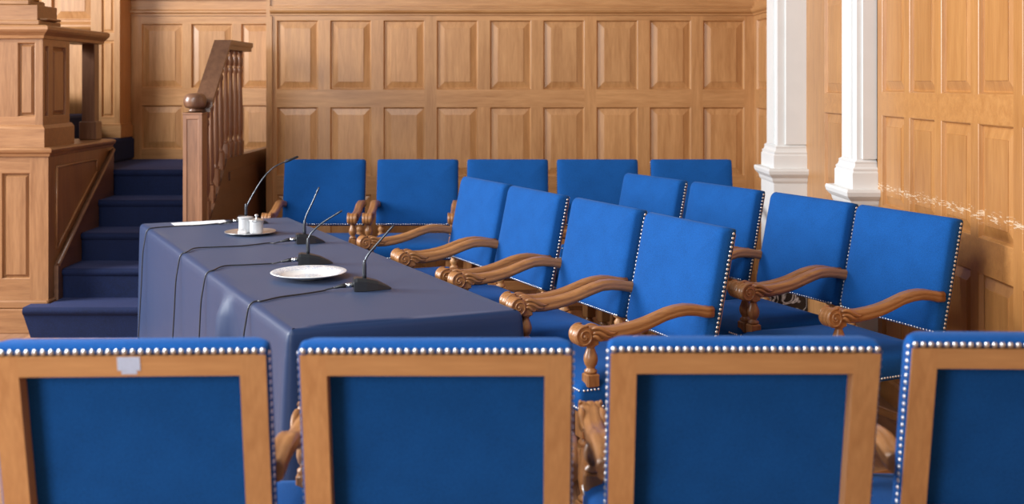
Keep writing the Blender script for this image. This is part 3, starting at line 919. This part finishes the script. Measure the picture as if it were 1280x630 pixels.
# ------------------------------------------------------------------ microphones with cables
G5 = 'conference microphones on the table'
E_t = Vector((.923, .385, 0)); 
def smooth_path(pts, n=6):
    """Catmull-Rom"""
    P = [Vector(p) for p in pts]; P = [P[0]] + P + [P[-1]]; out = []
    for i in range(1, len(P) - 2):
        for k in range(n):
            t = k / n; a, b, c, d = P[i - 1], P[i], P[i + 1], P[i + 2]
            out.append(.5 * ((2 * b) + (-a + c) * t + (2 * a - 5 * b + 4 * c - d) * t * t + (-a + 3 * b - 3 * c + d) * t ** 3))
    out.append(P[-2]); return out

def mic(rear, tip, neckx, neck_pts, cable_px, edge_t, fall_dx, label, head=False):
    """rear/tip = pixels where the rear and the nose of the base rest; neck_pts = (forward, up) offsets in metres"""
    a = tp(*rear); b = tp(*tip); d = (b - a); L = d.length; d.normalize()
    ang = math.atan2(d.y, d.x)
    root = empty('microphone', (a.x, a.y, ZT + .0015), ang, label, 'microphone', G5)
    # wedge base: tall rear face, low pointed nose
    mb = MB(); w = .042
    prof = [(0, 0), (.0, .046), (.012, .050), (.050, .046), (.095, .034), (L - .012, .012), (L, .004)]
    wd = [w, w * .95, w * .95, w * .9, w * .7, w * .34, w * .22]
    loops = []
    for (x, z), ww in zip(prof, wd):
        if x == 0 and z == 0: continue
        loops.append([(x, -ww * 1.0, 0), (x, ww * 1.0, 0), (x, ww * .92, z * .75), (x, ww * .6, z), (x, -ww * .6, z), (x, -ww * .92, z * .75)])
    mb.loft(loops, smooth=False)
    mb.build('base', 'black', root)
    mb = MB()
    mb.lathe([(.0075, 0), (.0085, .02), (.0082, .058), (.006, .072), (.0045, .078)], 12, c=(0, 0))
    nb = mb.build('neck_socket', 'gunmetal', root); nb.location = (.043, 0, .040)
    mb = MB()
    pts = smooth_path([(.043 + f_, g_, u_) for f_, g_, u_ in neck_pts], 6)
    rad = [.0043] * len(pts)
    mb.tube(pts, rad, 10); mb.build('gooseneck', 'gunmetal', root)
    mb = MB()
    p1 = Vector(pts[-1]); dd = (p1 - Vector(pts[-3])).normalized()
    hl = .08 if head else .028
    r_ = .0075 if head else .0048
    mb.tube([p1 - dd * .004, p1, p1 + dd * hl * .3, p1 + dd * hl, p1 + dd * (hl + .004)], [.0036, r_, r_, r_ * .95, .002], 10)
    mb.build('microphone_head', 'black' if head else 'gunmetal', root)
    # connector at the rear
    mb = MB()
    mb.tube([(-.030, 0, .019), (.002, 0, .021)], .0098, 12); mb.build('plug', 'chrome', root)
    mb = MB()
    mb.tube([(-.078, 0, .012), (-.07, 0, .013), (-.045, 0, .018), (-.030, 0, .019)], [.003, .005, .0085, .0095], 12); mb.build('plug_sleeve', 'black', root)
    # cable
    inv = Matrix.Rotation(-ang, 4, 'Z') @ Matrix.Translation((-a.x, -a.y, -ZT - .0015))
    pts = [Vector((-.078, 0, .012)), Vector((-.11, 0, .0055))]
    for q_ in cable_px: pts.append(inv @ (tp(*q_) + Vector((0, 0, .0055))))
    e = BL.lerp(FL, edge_t); nrm = Vector((-.892, -.452)); al = (FL - BL).normalized()
    for (o_, z) in ((-.030, ZT + .0042), (-.012, ZT + .001), (.000, ZT - .010), (.0065, ZT - .028), (.014, ZT - .07), (.024, ZT - .14), (.032, ZT - .3), (.044, ZT - .5), (.056, .02)):
        dz = ZT - z
        q_ = e + nrm * (o_ + .0) + al * fall_dx * max(dz, 0)
        pts.append(inv @ Vector((q_.x, q_.y, z)))
    mb = MB(); mb.tube(smooth_path(pts, 5), .0032, 8); mb.build('cable', 'black', root)
    return root
# lateral offsets: x = along base, y = left of base, z up
mic((442, 363), (489, 361), 0, [(0, 0, .08), (.003, 0, .115), (.020, .0, .145), (.060, .0, .190), (.095, 0, .228)],
    [(405, 365), (380, 369), (350, 373), (328, 378)], .8355, 0.0, 'black gooseneck microphone nearest the viewer, behind the patterned plate')
mic((373, 330.5), (416, 329.5), 0, [(0, 0, .08), (.003, 0, .115), (.020, 0, .145), (.065, 0, .185), (.125, 0, .222)],
    [(338, 331), (308, 332.5), (280, 334)], .593, 0.0, 'black gooseneck microphone just behind the plate, its neck leaning far right')
mic((370, 304.5), (406, 303), 0, [(0, 0, .08), (.003, 0, .12), (.018, 0, .16), (.040, 0, .205), (.062, 0, .255)],
    [(335, 305), (305, 308.5), (272, 310), (244, 311.5)], .407, 0.0, 'black gooseneck microphone standing upright between the tray and the plate')
mic((298, 280.5), (335, 279), 0, [(0, 0, .06), (.005, 0, .10), (.04, 0, .17), (.10, 0, .265), (.16, 0, .325), (.225, 0, .355)],
    [(272, 280.5), (250, 282.5), (225, 283.5), (202, 285)], .091, 0.03, 'black gooseneck microphone behind the silver tray, bent over towards the back row', head=True)

# ------------------------------------------------------------------ plate, tray, cups, paper
pl = tp(386, 347.5)
mb = MB(); k = 1.0
prof = [(.055, 0), (.060, .004), (.085, .010), (.122, .021), (.1245, .023), (.122, .0245), (.088, .0135), (.082, .008), (.03, .006), (.001, .006)]
mb.lathe([(a * 1.28, b_ * 1.15) for a, b_ in prof], 48)
o = mb.build('plate', 'plate'); o.location = (pl.x, pl.y, ZT + .001)
tag(o, 'white porcelain plate with faint blue pattern on the navy cloth', 'plate')
tr = tp(313, 292.5)
mb = MB(); R0 = .113
mb.lathe([(a * 1.22, b_) for a, b_ in [(.07, 0), (.075, .001), (.088, .003), (.104, .010), (.1125, .013), (.113, .015), (.110, .0155), (.100, .011), (.085, .0055), (.03, .004), (.001, .004)]], 48)
o = mb.build('silver_tray', 'silver'); o.location = (tr.x, tr.y, ZT + .001)
tag(o, 'round silver tray carrying two small white pots', 'tray')
def pot(dx, dy, r, h, lid, label, name):
    root = empty(name, (tr.x + dx, tr.y + dy, ZT + .0062), 0, label, 'pot', 'small white pots on the silver tray')
    mb = MB()
    mb.lathe([(r * .86, 0), (r * .93, .003), (r * .95, .01), (r * .96, h - .008), (r * 1.0, h - .004), (r * 1.02, h), (r * .96, h + .001), (r * .90, h - .003), (r * .88, .006), (.001, .005)], 28)
    mb.build('body', 'pot', root)
    if lid:
        mb = MB(); mb.lathe([(r * 1.12, h), (r * 1.12, h + .004), (r * .9, h + .008), (r * .35, h + .013), (.005, h + .016), (.006, h + .021), (.0105, h + .027), (.008, h + .034), (.001, h + .036)], 28)
        mb.build('lid', 'silver' if lid == 2 else 'pot', root)
    else:
        mb = MB(); mb.lathe([(r * 1.10, h + .001), (r * 1.12, h + .004), (r * .9, h + .007), (.001, h + .008)], 28); mb.build('lid', 'pot', root)
pot(-.032, .025, .039, .078, 0, 'taller flat-topped white pot at the left of the silver tray', 'sugar_pot')
pot(.036, -.012, .038, .068, 2, 'white pot with a knobbed silver lid at the right of the tray', 'lidded_pot')
mb = MB(); mb.box(-.022, .022, -.012, .012, 0, .020, bev=.004)
mb.box(-.018, .004, -.010, .010, .020, .030, bev=.003)
o = mb.build('sugar_packet', 'paper'); o.location = (tr.x - .03, tr.y - .060, ZT + .0075); o.rotation_euler = (0, 0, .2)
tag(o, 'small white sugar packet in front of the pots on the tray', 'packet')
mb = MB()
q4 = [tp(214, 279.5), tp(219, 283.2), tp(287, 279.5), tp(280, 275.5)]
c4 = sum(q4, Vector()) / 4
for z in (0, .0012): pass
v = [(p.x - c4.x, p.y - c4.y, z) for z in (0, .0014) for p in q4]
mb.add(v, [(0, 1, 2, 3), (7, 6, 5, 4), (0, 4, 5, 1), (1, 5, 6, 2), (2, 6, 7, 3), (3, 7, 4, 0)], .5)
o = mb.build('paper_sheet', 'paper'); o.location = (c4.x, c4.y, ZT + .0022)
tag(o, 'white sheets of paper at the far left corner of the table', 'paper')

# ------------------------------------------------------------------ light
def area(name, loc, target, sx, sy, power, col=(1, 1, 1)):
    l = bpy.data.lights.new(name, 'AREA'); l.shape = 'RECTANGLE'; l.size = sx; l.size_y = sy; l.energy = power; l.color = col
    o = bpy.data.objects.new(name, l); COL.objects.link(o); o.location = loc
    o.rotation_euler = (Vector(target) - Vector(loc)).to_track_quat('-Z', 'Y').to_euler()
    return o
area('window_light', (-6.6, 5.3, 2.9), (0, 5.1, .9), 2.4, 2.6, 720, (.96, .98, 1))
area('window_light', (-4.9, -3.0, 3.2), (-.8, 7.5, 1.2), 2.6, 2.6, 195, (1, .98, .95))
area('window_light', (-3.2, -.7, 1.9), (.2, 2.3, .9), 1.3, 1.5, 62, (.97, .98, 1))
area('overhead_fill', (-2.4, 1.2, 4.4), (-.1, 2.6, .9), 2.0, 2.0, 230, (.93, .97, 1))  # added overhead fill, brightens tops and arms of the near chairs
w = bpy.data.worlds.new('World'); SC.world = w; w.use_nodes = True
w.node_tree.nodes['Background'].inputs[0].default_value = (1.0, .98, .97, 1)
w.node_tree.nodes['Background'].inputs[1].default_value = .19

# ------------------------------------------------------------------ camera
cam = bpy.data.cameras.new('camera'); co = bpy.data.objects.new('camera', cam); COL.objects.link(co)
co.location = (0, 0, 1.55); co.rotation_euler = (math.radians(90), 0, 0)
cam.sensor_width = 36; cam.lens = 1400 / 1280 * 36
cam.shift_y = -(315 - 104) / 1280
cam.clip_start = .05
cam.dof.use_dof = True; cam.dof.focus_distance = 4.7; cam.dof.aperture_fstop = 3.2
SC.camera = co
SC.view_settings.view_transform = 'Standard'; SC.view_settings.look = 'None'
SC.view_settings.exposure = 0; SC.view_settings.gamma = 1; SC.view_settings.use_curve_mapping = False
